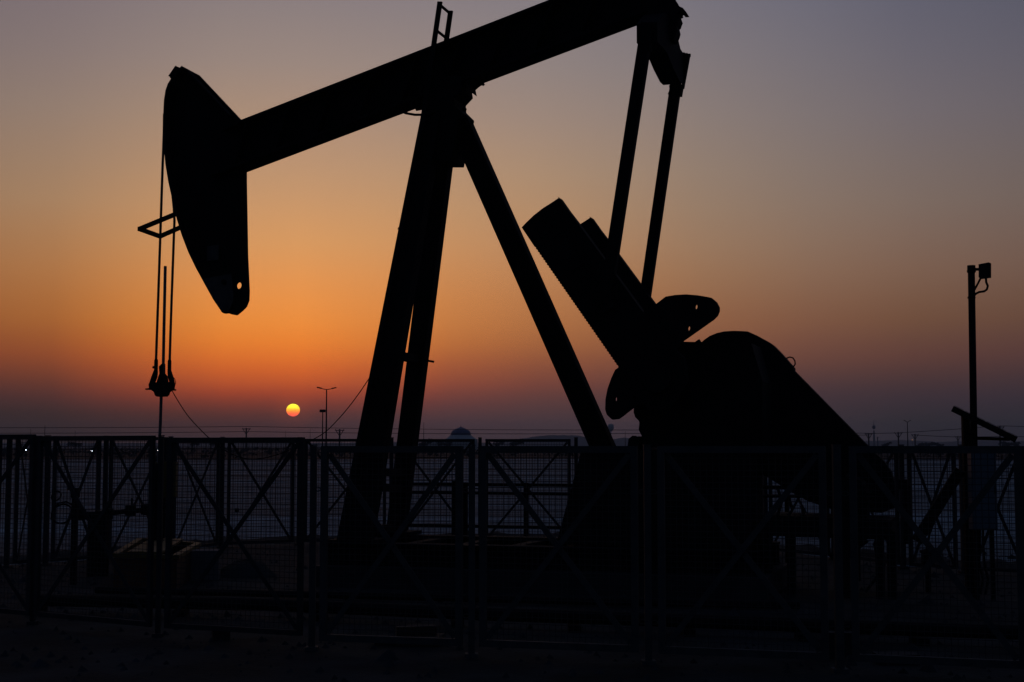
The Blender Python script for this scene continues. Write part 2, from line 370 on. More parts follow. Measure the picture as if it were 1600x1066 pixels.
# water tower
Y = 1500; k = Y / F; cx = gx(954.5, Y); z = lambda py: CAMH + (HZ - py) * k
t = thing('water_tower', (cx, Y, 0), 'pale mushroom-shaped water tower beside the rear leg of the pump', 'tower')
MB().lathe((cx, Y, 0), [(.8*k, z(675)), (2.4*k, z(673.4)), (4.6*k, z(670)), (4.8*k, z(666.2)), (4.2*k, z(663.6)), (2*k, z(662.6))], 20).build('tank', WHITEP, t, smooth=True)
MB().lathe((cx, Y, 0), [(1.4*k, -.5), (.8*k, z(675))], 12).build('stem', WHITEP, t)

# communications tower
Y = 1800; k = Y / F; cx = gx(1366, Y); z = lambda py: CAMH + (HZ - py) * k
t = thing('communications_tower', (cx, Y, 0), 'slender communications tower with a round pod and mast on the right horizon', 'tower')
MB().lathe((cx, Y, 0), [(2.0*k, -.5), (1.2*k, z(673))], 12).build('shaft', CONC, t)
MB().lathe((cx, Y, 0), [(.9*k, z(671)), (2.4*k, z(669.6)), (2.6*k, z(667)), (2.0*k, z(665.8)), (.8*k, z(664.6))], 18).build('pod', CONC, t)
MB().tube([(cx, Y, z(665)), (cx, Y, z(660)), (cx, Y, z(655.5))], [.55*k, .35*k, .12*k], 6).build('mast', CONC, t)
Y = 1500; k = Y / F; cx = gx(1371.5, Y)
tag(MB().lathe((cx, Y, 0), [(.95*k, -.5), (.95*k, CAMH + (HZ-684.5)*k), (1.15*k, CAMH + (HZ-684)*k), (1.15*k, CAMH + (HZ-683)*k)], 10).build('chimney_stack', CONC, origin=(cx, Y, 0)), 'short dark stack right beside the communications tower', 'chimney')

# street lamps
def street_lamp(px, Y, top, label, span, kind='double', r=.10):
    k = Y / F; x = gx(px, Y); zt = CAMH + (HZ - top) * k
    t = thing('street_lamp', (x, Y, 0), label, 'street lamp', 'unlit lamps beyond the fence')
    MB().tube([(x, Y, -.1), (x, Y, zt * .5), (x, Y, zt)], [r, r*.8, r*.6], 8).build('pole', STEEL2, t)
    if kind == 'double':
        for sg in (-1, 1):
            e_ = Vector((x + sg * span * k, Y + sg * .5, zt + 2.2 * k))
            MB().tube([(x, Y, zt - .05), (x + sg*span*k*.5, Y + sg * .25, zt + .6*k), e_], r*.45, 6).build('arm', STEEL2, t)
            MB().bar(e_ - Vector((sg*span*k*.42, sg * .2, 1.0*k)), e_ + Vector((sg*1.2*k, 0, .5*k)), .34, .16).build('lamp_head', STEEL2, t)
    else:
        MB().bar((x - span*k, Y, zt - .1), (x + span*k, Y, zt - .1), .12, .12).build('crossbar', STEEL2, t)
        for sg in (-.7, 0, .7): MB().box((x + sg*span*k, Y - .1, zt + .05), .38, .3, .42).build('floodlight', STEEL2, t)
street_lamp(509.5, 197, 608.5, 'tall double-armed street lamp just right of the setting sun', 13, r=.13)
street_lamp(503.7, 215, 643, 'shorter floodlight pole standing just left of the tall double-armed lamp', 3.6, 'flood', r=.11)
street_lamp(1418.5, 465, 659.5, 'small far double-armed street lamp near the right edge', 5, r=.2)

# power poles and wires
def power_pole(px, Y, top, label):
    k = Y / F; x = gx(px, Y); zt = CAMH + (HZ - top) * k; h = zt
    t = thing('power_pole', (x, Y, 0), label, 'power pole', 'power poles carrying the overhead line')
    MB().tube([(x, Y, -.1), (x, Y, zt)], [.34, .26], 8).build('pole', BARK, t)
    w = 1.5; MB().bar((x - w, Y, zt - .35), (x + w, Y, zt - .35), .28, .26).build('crossarm', STEEL2, t)
    for sg in (-1, 1): MB().bar((x, Y - .12, zt - 2.3), (x + sg*w*.8, Y - .12, zt - .45), .2, .2).build('brace', STEEL2, t)
    for sg in (-1, 0, 1): MB().lathe((x + sg*w*.92, Y, zt - .26), [(.09, 0), (.13, .12), (.06, .35)], 6).build('insulator', STEEL2, t)
    return t
power_pole(384.6, 520, 669, 'power pole left of the setting sun, between the cable and the sun')
power_pole(530.5, 470, 671, 'power pole just right of the tall double-armed street lamp')
power_pole(1357.6, 560, 677, 'power pole at the lower end of the belt guard slope')
power_pole(1404, 540, 675.5, 'power pole between the communications tower and the far street lamp')
power_pole(1430, 600, 678.5, 'power pole just right of the far street lamp')
power_pole(1497, 680, 681.5, 'small power pole just left of the solar panel post')
power_pole(1563, 480, 666, 'taller power pole behind the solar panel')
power_pole(-230, 520, 667, 'power pole beyond the left edge')
def wire(pts, Y, label, r=.095):
    out = []
    for (a, ya), (b, yb) in zip(pts, pts[1:]):
        for j in range(10):
            u = j / 10; out.append(unp(a + (b-a)*u, ya + (yb-ya)*u + 1.4 * 4*u*(1-u) * abs(b-a)/500, Y))
    out.append(unp(pts[-1][0], pts[-1][1], Y))
    tag(MB().tube(out, r, 4).build('overhead_wire', STEEL2, origin=out[0]), label, 'wire', 'overhead wires along the horizon')
wire([(-230, 667), (385, 666.5), (1000, 672), (1357, 677)], 521, 'upper overhead wire running the whole width behind the pump')
wire([(-230, 676), (385, 674.5), (1000, 677.5), (1357, 680)], 522, 'lower overhead wire just above the fence tops')
wire([(1357, 677.5), (1404, 676.5), (1563, 665.5), (1900, 672)], 519, 'overhead wire climbing to the taller pole behind the solar panel')
wire([(1430, 680), (1497, 683), (1563, 682), (1900, 683)], 523, 'low overhead wire left of the solar panel post')
def mast(px, Y, top, label):
    k = Y / F; x = gx(px, Y)
    tag(MB().tube([(x, Y, -.1), (x, Y, CAMH + (HZ-top)*k)], [.12, .05], 6).build('thin_mast', STEEL2, origin=(x, Y, 0)), label, 'mast', 'thin masts on the horizon')
for px, Y, top, l in [(69.5, 320, 665, 'thin mast rising above the left fence near the left edge'), (47.5, 420, 670, 'shorter thin mast left of the one nearest the left edge'), (117, 420, 673, 'thin short mast above the third left fence panel'),
                      (567.5, 330, 641, 'thin mast touching the left leg of the pump'), (662, 350, 660, 'thin mast immediately right of the front legs of the pump'), (446, 500, 673, 'thin mast between the power pole and the floodlight pole, right of the sun'), (484.5, 500, 670, 'thin mast just left of the floodlight pole'), (977, 400, 674, 'thin mast right of the water tower')]: mast(px, Y, top, l)

# far lit lamps low over the flat
def far_lamp(px, py, Y, m, label, r):
    p = unp(px, py, Y)
    t = thing('distant_lamp', (p.x, Y, 0), label, 'lamp', 'far lit lamps')
    MB().tube([(p.x, Y, -.1), (p.x, Y, max(.1, p.z - r))], .06, 6).build('post', STEEL2, t)
    MB().lathe((p.x, Y, p.z), [(.05, -r*.6), (r*1.3, -r*.3), (r*1.3, r*.3), (.05, r*.6)], 10).build('bulb', m, t)
far_lamp(40.5, 703, 420, LAMPM, 'bright white lamp low beyond the fence at far left', .25)
far_lamp(143.5, 704.3, 400, LAMPM, 'bright white lamp low beyond the fence, second from left', .25)
far_lamp(246.3, 703.5, 420, LAMPM, 'tiny white lamp right behind the polished rod', .06)
far_lamp(370, 803, 39, LAMPM, 'faint tiny lamp on the sand beyond the fence', .005)
far_lamp(1425.5, 687.5, 900, LAMPO, 'faint orange lamp beside the power pole near the right edge', .22)
far_lamp(822, 703.5, 420, LAMPO, 'faint lamp behind the middle of the back fence', .12)

# ------------------------------------------------------------------ the pumpjack
TH = R(17.5); A = Vector((math.cos(TH), -math.sin(TH), 0)); L = Vector((math.sin(TH), math.cos(TH), 0))
O = Vector((gx(690, 19.0), 19.0, 0))
CAM = Vector((0, 0, CAMH))
def pt(px, py, s):                       # where the sight line through a photo pixel meets the pump's plane s metres behind its centre plane
    r = ray(px, py); k = ((O - CAM).dot(L) + s) / r.dot(L); return CAM + r * k
def az_(px, py, s): p = pt(px, py, s) - O; return (p.dot(A), p.z)
def P(a, z_, s): return O + A * a + L * s + Vector((0, 0, z_))
def outline(pts, s, t):
    n = len(pts); cx_ = sum(p[0] for p in pts)/n; cy_ = sum(p[1] for p in pts)/n
    a, z_ = az_(cx_, cy_, s); p0 = proj(P(a, z_, s - t)); p1 = proj(P(a, z_, s + t)); d = (p1[0]-p0[0], p1[1]-p0[1])
    area = sum(pts[i][0]*pts[(i+1) % n][1] - pts[(i+1) % n][0]*pts[i][1] for i in range(n)); sg = 1 if area > 0 else -1
    out = []
    for i in range(n):
        e1 = (pts[i][0]-pts[i-1][0], pts[i][1]-pts[i-1][1]); e2 = (pts[(i+1) % n][0]-pts[i][0], pts[(i+1) % n][1]-pts[i][1])
        l1 = math.hypot(*e1) or 1; l2 = math.hypot(*e2) or 1
        nx = (e1[1]/l1 + e2[1]/l2)*sg; ny = -(e1[0]/l1 + e2[0]/l2)*sg
        out.append(az_(pts[i][0], pts[i][1], s + t * (1 if nx*d[0] + ny*d[1] > 0 else -1)))
    return out
def flat(mb_, poly, s, t, skip=()): return mb_.prism([P(a, z_, s-t) for a, z_ in poly], [P(a, z_, s+t) for a, z_ in poly], skip)
def slab(pts, s, t, mb_=None): return flat(mb_ or MB(), outline(pts, s, t), s, t)

pump = thing('pumpjack', tuple(O), 'huge black oil pumpjack with its horsehead raised at left and cranks at right', 'pumpjack')
# foundation and skid
def zpt(a, s, z_): return P(a, z_, s)
aL, _ = az_(508, 848, -.8); aR, _ = az_(1204, 848, -.8)
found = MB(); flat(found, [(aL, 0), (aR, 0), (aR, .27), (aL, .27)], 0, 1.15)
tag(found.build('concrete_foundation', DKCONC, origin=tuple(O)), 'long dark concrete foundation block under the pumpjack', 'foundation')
for s in (-.85, .85):
    mb = MB(); flat(mb, [(aL+.05, .272), (aR-.1, .272), (aR-.1, .30), (aL+.05, .30)], s, .13); flat(mb, [(aL+.05, .30), (aR-.1, .30), (aR-.1, .53), (aL+.05, .53)], s, .02); flat(mb, [(aL+.05, .53), (aR-.1, .53), (aR-.1, .56), (aL+.05, .56)], s, .13)
    mb.build('skid_beam', STEEL, pump)
for i in range(8):
    a = aL + .3 + (aR - aL - .7) * i / 7
    mb = MB(); mb.bar(P(a, .42, -.80), P(a, .42, .80), .16, .22); mb.build('skid_crossmember', STEEL, pump)

# samson post: two front legs and one rear leg
def leg(top, bot, stop, sbot, w, d, w2=None):
    p = pt(*top, stop); q = pt(*bot, sbot); return MB().bar(p, q, w, d, up=A, taper=(w2 or w)/w)
def ibeam(p, q, w, h, up, t=.035):    # flanges seen edge on
    p, q = Vector(p), Vector(q); d = (q-p).normalized(); x = d.cross(Vector(up)).normalized(); y = x.cross(d).normalized(); m = MB()
    m.bar(p + y*(h/2 - t/2), q + y*(h/2 - t/2), w, t, up); m.bar(p - y*(h/2 - t/2), q - y*(h/2 - t/2), w, t, up); m.bar(p, q, t, h - 2*t, up); return m
near_t, near_b = pt(678, 180, -.18), pt(558, 848, -.95)
far_t, far_b = pt(700, 180, .18), pt(618, 844, .85)
def tleg(p, q, lat, d0, d1):          # box girder leg, deeper at its foot than at its head
    x = (q - p).cross(A).normalized(); y = x.cross(q - p).normalized(); vs = [c + x*a*lat/2 + y*b*d_/2 for c, d_ in ((p, d0), (q, d1)) for a, b in ((-1, -1), (1, -1), (1, 1), (-1, 1))]
    return MB().add(vs, [(3, 2, 1, 0), (4, 5, 6, 7), (0, 1, 5, 4), (1, 2, 6, 5), (2, 3, 7, 6), (3, 0, 4, 7)])
tleg(near_t, near_b, .20, .235, .37).build('leg', STEEL, pump)
tleg(far_t, far_b, .20, .26, .24).build('leg', STEEL, pump)
ra_t, ra_b = pt(718, 190, 0), pt(1008, 848, 0)
ibeam(ra_t, ra_b, .21, .285, A).build('leg', STEEL, pump)
for f in (.57, .84, .875, .97):
    MB().bar(near_t.lerp(near_b, f), far_t.lerp(far_b, f), .12, .10).build('cross_brace', STEEL, pump)
for p in (near_b, far_b, ra_b): MB().box((p.x, p.y, .585), .6, .5, .05, -TH).build('foot_plate', STEEL, pump)
slab([(668, 166), (728, 160), (728, 176), (741, 189), (740, 196), (736, 200), (725, 262), (706, 262), (668, 240), (662, 200)], 0, .26).build('post_cap', STEEL, pump)
slab([(678, 120), (736, 132), (739, 154), (728, 166), (729, 178), (668, 178), (666, 168)], 0, .24).build('saddle_bearing', STEEL2, pump)
slab([(728, 130), (757, 129), (756, 132), (745, 136), (740, 141), (730, 140)], 0, .2).build('saddle_clamp', STEEL2, pump)
for (x0, y0, x1, y1, s) in ((660, 169, 650, 171, 0), (756, 130, 753, 133, 0), (728, 172, 723, 170, 0), (739, 193, 735, 190, 0)):
    MB().tube([pt(x0, y0, s), pt(x1, y1, s)], .025, 6).build('bolt', STEEL2, pump)
MB().tube([pt(x, y, -.3) for x, y in ((626, 173), (634, 177), (648, 179.5), (662, 179.5), (672, 179), (680, 174))], .017, 8).build('grease_hose', STEEL, pump)
for x0, y0, x1, y1, s in ((634, 360, 622, 357, -.4), (664, 563, 678, 565.5, .5)): MB().bar(pt(x0, y0, s), pt(x1, y1, s), .02, .03).build('step_peg', STEEL, pump)
# ladder up the near front leg
st1 = [pt(529, 850, -1.2), pt(561, 690, -.98), pt(662, 180, -.36), pt(687.5, 3, -.26)]
st2 = [p + L * w for p, w in zip(st1, (.42, .42, .42, .42))]
lad = MB()
for s_ in (st1, st2):
    for a, b in zip(s_, s_[1:]): lad.bar(a, b, .03, .065, up=A)
ladder = lad.build('ladder', STEEL, pump)
for sgm, n in ((0, 5), (1, 15), (2, (.09, .31, .53, .75, .975))):
    for f in (n if isinstance(n, tuple) else [(i + .55) / n for i in range(n)]):
        a = st1[sgm].lerp(st1[sgm+1], f); b = st2[sgm].lerp(st2[sgm+1], f)
        o = MB().bar(a, b, .028, .028).build('rung', STEEL, pump); o.parent = ladder

# walking beam: wide flanges and a web
bo = outline([(345, 199.5), (857, 0), (1010, -60), (1018, 32), (1001, 38), (350, 283)], 0, .2)
def lerp2(a, b, t): return (a[0]+(b[0]-a[0])*t, a[1]+(b[1]-a[1])*t)
tl, tm, tr, br, br2, bl = bo
mb = MB(); flat(mb, [tl, tm, tr, (tr[0], tr[1]-.04), (tm[0], tm[1]-.04), (tl[0], tl[1]-.04)], 0, .2)
flat(mb, [bl, br2, br, (br[0], br[1]+.04), (br2[0], br2[1]+.04), (bl[0], bl[1]+.04)], 0, .2)
flat(mb, [(tl[0], tl[1]-.045), (tm[0], tm[1]-.045), (tr[0], tr[1]-.045), (br[0], br[1]+.045), (br2[0], br2[1]+.045), (bl[0], bl[1]+.045)], 0, .02)
beam = mb.build('walking_beam', STEEL, pump)
for i in range(9):
    f = (i + .6) / 9.6; top = lerp2(tl, tr, f); bot = lerp2(bl, br2, f * .985)
    MB().bar(P(top[0], top[1]-.06, -.11), P(bot[0], bot[1]+.06, -.11), .15, .02, up=A).build('stiffener', STEEL, pump)

# horsehead: rope face + two side plates with lifting hole
hh = [(283.5, 103), (312, 118), (377, 187), (386, 262), (386, 285), (388, 400), (390.5, 455), (390, 470), (386, 480), (380, 486), (372, 492.5), (370, 493), (362, 491.5), (360, 490), (353, 490.5), (346.5, 488),
      (333, 468), (318, 441), (305, 417), (294, 394), (284, 368), (276, 342), (269, 312), (263, 285), (258.5, 258), (256, 232), (254.8, 205), (255, 180), (256, 157), (258.5, 141), (262, 131), (267, 123), (265, 121.5), (274, 110.5), (277, 110.5)]
def holed(poly_px, s, t, hole, hr, at):
    o_ = outline(poly_px, s, t); hc = az_(hole[0], hole[1], s); R_ = hr; k = len(poly_px); n = 14
    ring = [(hc[0] + R_*math.cos(2*math.pi*i/n + 2.2), hc[1] + R_*math.sin(2*math.pi*i/n + 2.2)) for i in range(n)]
    area = sum(o_[i][0]*o_[(i+1) % k][1] - o_[(i+1) % k][0]*o_[i][1] for i in range(k))
    if area > 0: ring = ring[::-1]
    j = min(range(n), key=lambda q: (ring[q][0]-o_[at][0])**2 + (ring[q][1]-o_[at][1])**2); ring = ring[j:] + ring[:j]
    poly = o_[:at+1] + ring + [ring[0]] + o_[at:]
    return poly, (at, at + n + 1)
poly, skip = holed(hh, 0, .03, (374, 446.5), .050, 7)
head = flat(MB(), poly, 0, .03, skip).build('horsehead', STEEL, pump)
ho = outline(hh, 0, .2)
mb = MB(); fr = ho[18:31]
for (a0, z0), (a1, z1) in zip(fr, fr[1:]):   # curved face that the wire rope rolls on
    mb.bar(P(a0, z0, 0) + A*.02, P(a1, z1, 0) + A*.02, .40, .035, up=A)
o = mb.build('rope_face', STEEL, pump); o.parent = head
def sub(mb_, name, m_, par):
    o = mb_.build(name, m_, pump); o.parent = par; return o
# rear edge rib, top rib, rope anchor and the fold at the tip
mb = MB()
for i in (1, ): mb.bar(P(*ho[i], 0) - Vector((0, 0, .02)), P(*ho[i+1], 0) - Vector((0, 0, .02)), .36, .03, up=A)
sub(mb, 'edge_rib', STEEL, head)
sub(slab([(275, 119), (283.5, 107), (293, 112), (282, 128)], 0, .17), 'rope_anchor', STEEL2, head)
sub(slab([(316, 436), (363, 428), (366, 470), (358, 488), (347, 487), (333, 468)], -.05, .012), 'tip_plate', PLATE, head)
sub(slab([(323.5, 385), (342.5, 383), (342.5, 406), (323.5, 408)], -.055, .01), 'blank_sign_plate', PLATE, head)
MB().tube([P(*az_(350, 441, -.065), -.065), P(*az_(350, 441, -.075), -.085)], .04, 12).build('plug', STEEL, pump)
# rope guard hoop standing out from the face
g0, g1, g2, g3 = pt(276, 334, -.32), pt(219, 357.5, -.32), pt(250, 369.5, .30), pt(283, 355, .30)
mb = MB(); mb.bar(g0, g1, .04, .06); mb.bar(g1 - Vector((.02, 0, 0)), g2, .04, .06); mb.bar(g2, g3, .04, .06); mb.build('rope_guard', STEEL, pump)

# bridle: two wire ropes down to the carrier bar
def curve(pts, s): return [pt(x, y, s) for x, y in pts]
MB().tube(curve([(256.4, 178), (256.0, 205), (255.0, 235), (253.9, 262), (251, 350), (247.5, 455), (245, 525), (243.6, 566)], -.13), .019, 7).build('bridle_rope', ROPE, pump)
MB().tube(curve([(268, 290), (271.5, 325), (272.5, 345), (270.5, 400), (268, 470), (266, 530), (265, 566)], .13), .019, 7).build('bridle_rope', ROPE, pump)
for x, y, s in ((243.6, 561, -.13), (264.6, 562, .13)):
    MB().lathe(pt(x, y + 22, s), [(.024, -.02), (.028, 0), (.028, .18), (.02, .2)], 10).build('rope_socket', STEEL2, pump)
car = slab([(232, 599.5), (232.5, 607), (240, 612.5), (242, 618), (245, 620), (262, 620), (265, 617), (266, 613), (273, 608), (274, 599.5), (268, 597.5), (240, 597.5)], 0, .05)
slab([(240.5, 578), (247, 580), (246.3, 589), (241.5, 602), (232, 602), (236, 589.5)], 0, .03).build('side_link', STEEL2, pump)
slab([(261.5, 579), (267.5, 578), (271.5, 590), (274, 602), (266, 602), (262, 589)], 0, .03).build('side_link', STEEL2, pump)
car.build('carrier_bar', STEEL2, pump)
slab([(248, 573), (252, 569), (258.5, 569), (258.5, 584), (262, 588), (264, 599), (244, 599), (247, 589), (249, 584)], 0, .045).build('rod_clamp', STEEL2, pump)
MB().tube([pt(227.5, 608.2, 0), pt(234, 608, 0), pt(268, 609, 0), pt(275, 609.6, 0)], [.012, .016, .016, .012], 6).build('carrier_pin', STEEL2, pump)
MB().tube(curve([(269, 588), (273, 592), (274.5, 598), (273, 604)], -.05), .006, 5).build('sensor_wire', STEEL2, pump)
MB().tube([pt(239, 574, -.05), pt(243, 574, -.05)], .02, 6).build('bolt', STEEL2, pump)
MB().tube([pt(258.3, 416, 0), pt(256.5, 500, 0), pt(255, 575, 0), pt(252, 618, 0), pt(250.6, 660, 0), pt(247, 742, 0)], .0225, 8).build('polished_rod', RODM, pump)

# equalizer bar, tail bearing and pitman arms
slab([(1000, -56), (1030, -45), (1050, -20), (1055, 0), (1060, 7), (1063, 13), (1060.5, 15.5), (1064, 16), (1066, 19), (1072, 18.5), (1072.5, 21), (1067, 25), (1068, 28), (1064.5, 29.5), (1067, 37), (1065.5, 40), (1064, 45), (1062, 47), (1063.5, 54), (1062, 60), (1058, 69), (1018, 70), (1008, 38)], 0, .12).build('tail_bearing', STEEL2, pump)
aE = az_(1034, 70, 0)[0]
def eq(s, py, px=None):
    # height of the pixel row on the lateral plane through the equalizer
    p = P(aE, 0, s); r0 = proj(p); zt = 0
    lo, hi = 0.0, 12.0
    for _ in range(40):
        mid = (lo + hi) / 2
        if proj(P(aE, mid, s))[1] > py: lo = mid
        else: hi = mid
    return lo
ring = [(-.92, 36), (-.5, 22), (0, 25), (.35, 52), (.62, 78), (.92, 88), (.98, 105), (.9, 122), (.72, 132), (.5, 127), (.1, 108), (-.3, 84), (-.92, 66)]
mb = MB(); mb.prism([P(aE - .13, eq(s, y), s) for s, y in ring], [P(aE + .13, eq(s, y), s) for s, y in ring]); mb.build('equalizer_bar', STEEL, pump)
for i, x in enumerate((1068, 1072.5, 1077)): MB().tube([pt(x, 89, .88), pt(x, 82.5 + i, .88)], .022, 6).build('bolt', STEEL2, pump)
def pitman(sg, top, bot, w):
    p, q = pt(*top, sg*.88), pt(*bot, sg*.88); MB().bar(p, q, .12, w, up=A).build('pitman_arm', STEEL, pump)
pitman(-1, (1009.5, 55), (945, 478), .145)
pitman(1, (1056.5, 130), (1003, 500), .138)
slab([(1001.5, 34), (998, 71), (999.5, 72), (998, 86), (1006, 88), (1018, 82), (1020, 36)], -.88, .07).build('clevis', STEEL2, pump)
slab([(1062, 84), (1079, 87), (1069.5, 139), (1067, 140), (1066.5, 120), (1062, 112)], .88, .05).build('clevis', STEEL2, pump)
slab([(1045.5, 133), (1058, 135), (1062, 132), (1069.5, 136), (1068, 140), (1066, 152), (1046, 150), (1047, 139), (1045.5, 137)], .88, .06).build('clevis', STEEL2, pump)
slab([(1000, 455), (1016, 455), (1017, 471), (1022, 477), (1018, 484), (996, 484)], .88, .09).build('wrist_pin_bearing', STEEL2, pump)
slab([(944, 462), (962, 462), (964, 482), (950, 490), (938, 482)], -.88, .09).build('wrist_pin_bearing', STEEL2, pump)

# cranks with toothed edge and their counterweights
cr_px = [(815, 355.5), (822, 348), (834, 336.5), (848, 325.5), (860, 318), (873.5, 309), (877, 311), (881, 316), (893, 332), (908.5, 352), (1000, 477), (1040, 532), (1072, 560), (1078, 600), (1052, 640), (1012, 640), (985, 598), (969, 577)]
cp = outline(cr_px, -.80, .09)
teeth = []
p_from, p_to = cp[-1], lerp2(cp[0], cp[-1], .13)
nt_ = 46; dx, dz = p_to[0]-p_from[0], p_to[1]-p_from[1]; ln = math.hypot(dx, dz); nxn, nzn = -dz/ln, dx/ln
cenx = sum(c[0] for c in cp)/len(cp); cenz = sum(c[1] for c in cp)/len(cp)
if (cenx - p_from[0])*nxn + (cenz - p_from[1])*nzn > 0: nxn, nzn = -nxn, -nzn
for i in range(nt_):
    for f, h_ in ((0, -.002), (.45, -.002), (.55, .005), (.95, .005)):
        u = (i + f) / nt_; teeth.append((p_from[0]+dx*u + nxn*h_, p_from[1]+dz*u + nzn*h_))
cpoly = cp[:-1] + teeth
ear1 = [(1000, 490), (1016, 482), (1040, 463.5), (1055, 461), (1072, 460), (1090, 461.5), (1105, 464), (1114, 467), (1121, 473), (1125, 481), (1125, 487), (1122, 494), (1116, 500), (1067, 534.5), (1052, 560), (1020, 560)]
ear2 = [(1000, 568), (968, 573), (961, 578), (955, 591), (949, 608), (946, 624), (945.5, 640), (948, 648), (953, 653), (960, 656), (968, 655), (975, 650), (994, 635), (1020, 630), (1030, 590)]
def crank(s, ears=(0, 1)):
    dz_ = s + .80
    c = flat(MB(), cpoly, s, .09).build('crank', STEEL, pump)
    e1 = outline(ear1, -.80, .12); e2 = outline(ear2, -.80, .12)
    for px_list, holes in [((ear1, ((1088.5, 480, 9), (1077, 513.5, 13))), (ear2, ((963.2, 624, 6), (994, 622, 12))))[i] for i in ears]:
        # lifting holes cut through as keyholes
        base = outline(px_list, -.80, .06); poly = list(base); skips = []
        k = len(base); out = []; skp = []
        area = sum(base[i][0]*base[(i+1) % k][1] - base[(i+1) % k][0]*base[i][1] for i in range(k))
        hs = {}
        for hx, hy, at in holes: hs[at] = az_(hx, hy, -.80)
        for i, p in enumerate(base):
            out.append(p)
            if i in hs:
                hc = hs[i]; n = 10; rg = [(hc[0] + .021*math.cos(2*math.pi*j/n), hc[1] + .034*math.sin(2*math.pi*j/n)) for j in range(n)]
                if area > 0: rg = rg[::-1]
                j0 = min(range(n), key=lambda q: (rg[q][0]-p[0])**2 + (rg[q][1]-p[1])**2); rg = rg[j0:] + rg[:j0]
                skp.append(len(out) - 1); out += rg + [rg[0]]; skp.append(len(out) - 1); out.append(p)
        flat(MB(), out, s, .06, skp).build('counterweight', STEEL2, pump)
    return c
crank(-.80); crank(.80, (1,))
shx, shz = az_(1030, 592, -.8)
MB().tube([P(shx, shz, -1.0), P(shx, shz, 1.0)], .17, 20).build('crankshaft', STEEL2, pump)
sub_p = slab([(866, 377), (885, 372), (913, 412), (893, 424)], -.90, .008).build('cast_plate', STEEL2, pump)

# gear reducer on its pedestal
slab([(1003, 560), (1020, 541), (1066, 541), (1066, 539), (1070, 538), (1075, 537), (1078, 541), (1188, 543), (1205, 600), (1205, 699), (1003, 699), (1004, 684), (998, 672), (999, 660), (995, 652), (996, 645)], 0, .42).build('gearbox', STEEL, pump)
slab([(982, 686), (988, 681), (996, 684), (1004, 682), (1004, 702), (980, 702)], -.3, .12).build('drain_valve', STEEL2, pump)
MB().tube([pt(1096, 544, -.3), pt(1088.5, 533.5, -.3)], .046, 10).build('breather', STEEL2, pump)
slab([(909, 702), (1192, 702), (1192, 850), (869, 850)], 0, .62).build('pedestal', STEEL, pump)
# belt guard
bgp = [(1086, 548), (1093, 537.5), (1101, 530.5), (1109, 525), (1120, 520.5), (1131, 518), (1146, 517), (1160, 517.5), (1173, 520.5), (1188.5, 527.5), (1204, 536), (1211, 541), (1221.5, 551.5), (1231, 562), (1243, 576), (1243, 580), (1353, 692), (1383, 721), (1394, 737), (1399.5, 756), (1400, 792), (1380, 800), (1310, 797), (1262, 783), (1238, 770), (1196, 744), (1140, 712), (1098, 670), (1080, 630), (1080, 585)]
guard = slab(bgp, .78, .14).build('belt_guard', STEEL, pump)
MB().tube(curve([(1229, 560), (1234, 558), (1239, 559.5), (1242, 564), (1242.5, 569), (1240, 573)], .7), .010, 6).build('lifting_loop', STEEL2, pump)
# motor platform and motor
def zrow(py, px, s): return az_(px, py, s)
slab([(1190, 805), (1399, 807), (1399, 836), (1190, 837)], 0, .5).build('motor_platform', STEEL, pump)
for x in (1199, 1236, 1320, 1374, 1392):
    for s in (-.42, .42):
        a = az_(x, 820, s)[0]; MB().bar(P(a, 0, s), P(a, az_(x, 830, s)[1], s), .10, .10, up=A).build('platform_leg', STEEL, pump)
mb = MB(); mb.bar(pt(1302, 876, -.35), pt(1350, 838, -.35), .1, .17, up=A); mb.build('platform_brace', STEEL, pump)
a0, z0 = az_(1255, 778, -.1); zc = az_(1330, 770, 0)[1]; am = az_(1330, 770, 0)[0]
zp = az_(1330, 806, 0)[1]
mb = MB(); mb.tube([P(am, zc, -.30), P(am, zc, -.28), P(am, zc, .36), P(am, zc, .38)], [.1, .2, .2, .1], 18)
for i in range(14):
    an = i * math.pi / 7; c_, s_ = math.cos(an) * .21, math.sin(an) * .21
    mb.bar(P(am + c_, zc + s_, -.22), P(am + c_, zc + s_, .3), .012, .05, up=A*math.cos(an) + Vector((0, 0, 1))*math.sin(an))
mb.build('motor', STEEL2, pump)
MB().box(P(am, (zp + zc) / 2 - .1, 0), .4, .5, abs(zc - zp) - .06, -TH).build('motor_mount', STEEL2, pump)
for x, y in ((1215, 762), (1232, 775), (1252, 790)):
    MB().tube([pt(x, y, -.35), pt(x + 6, y + 22, -.35), pt(x, 806, -.35)], .02, 6).build('conduit', STEEL2, pump)
MB().tube(curve([(1373, 836), (1366, 850), (1371, 868), (1382, 882), (1368, 905), (1352, 925)], -.75), .018, 7).build('power_cable', STEEL2, pump)
MB().bar(pt(1404, 757, -.2), pt(1419, 757, -.2), .1, .12).build('switch_arm', STEEL2, pump)
MB().bar(pt(1418, 759, -.2), pt(1416, 850, -.2), .05, .05).build('switch_post', STEEL2, pump)

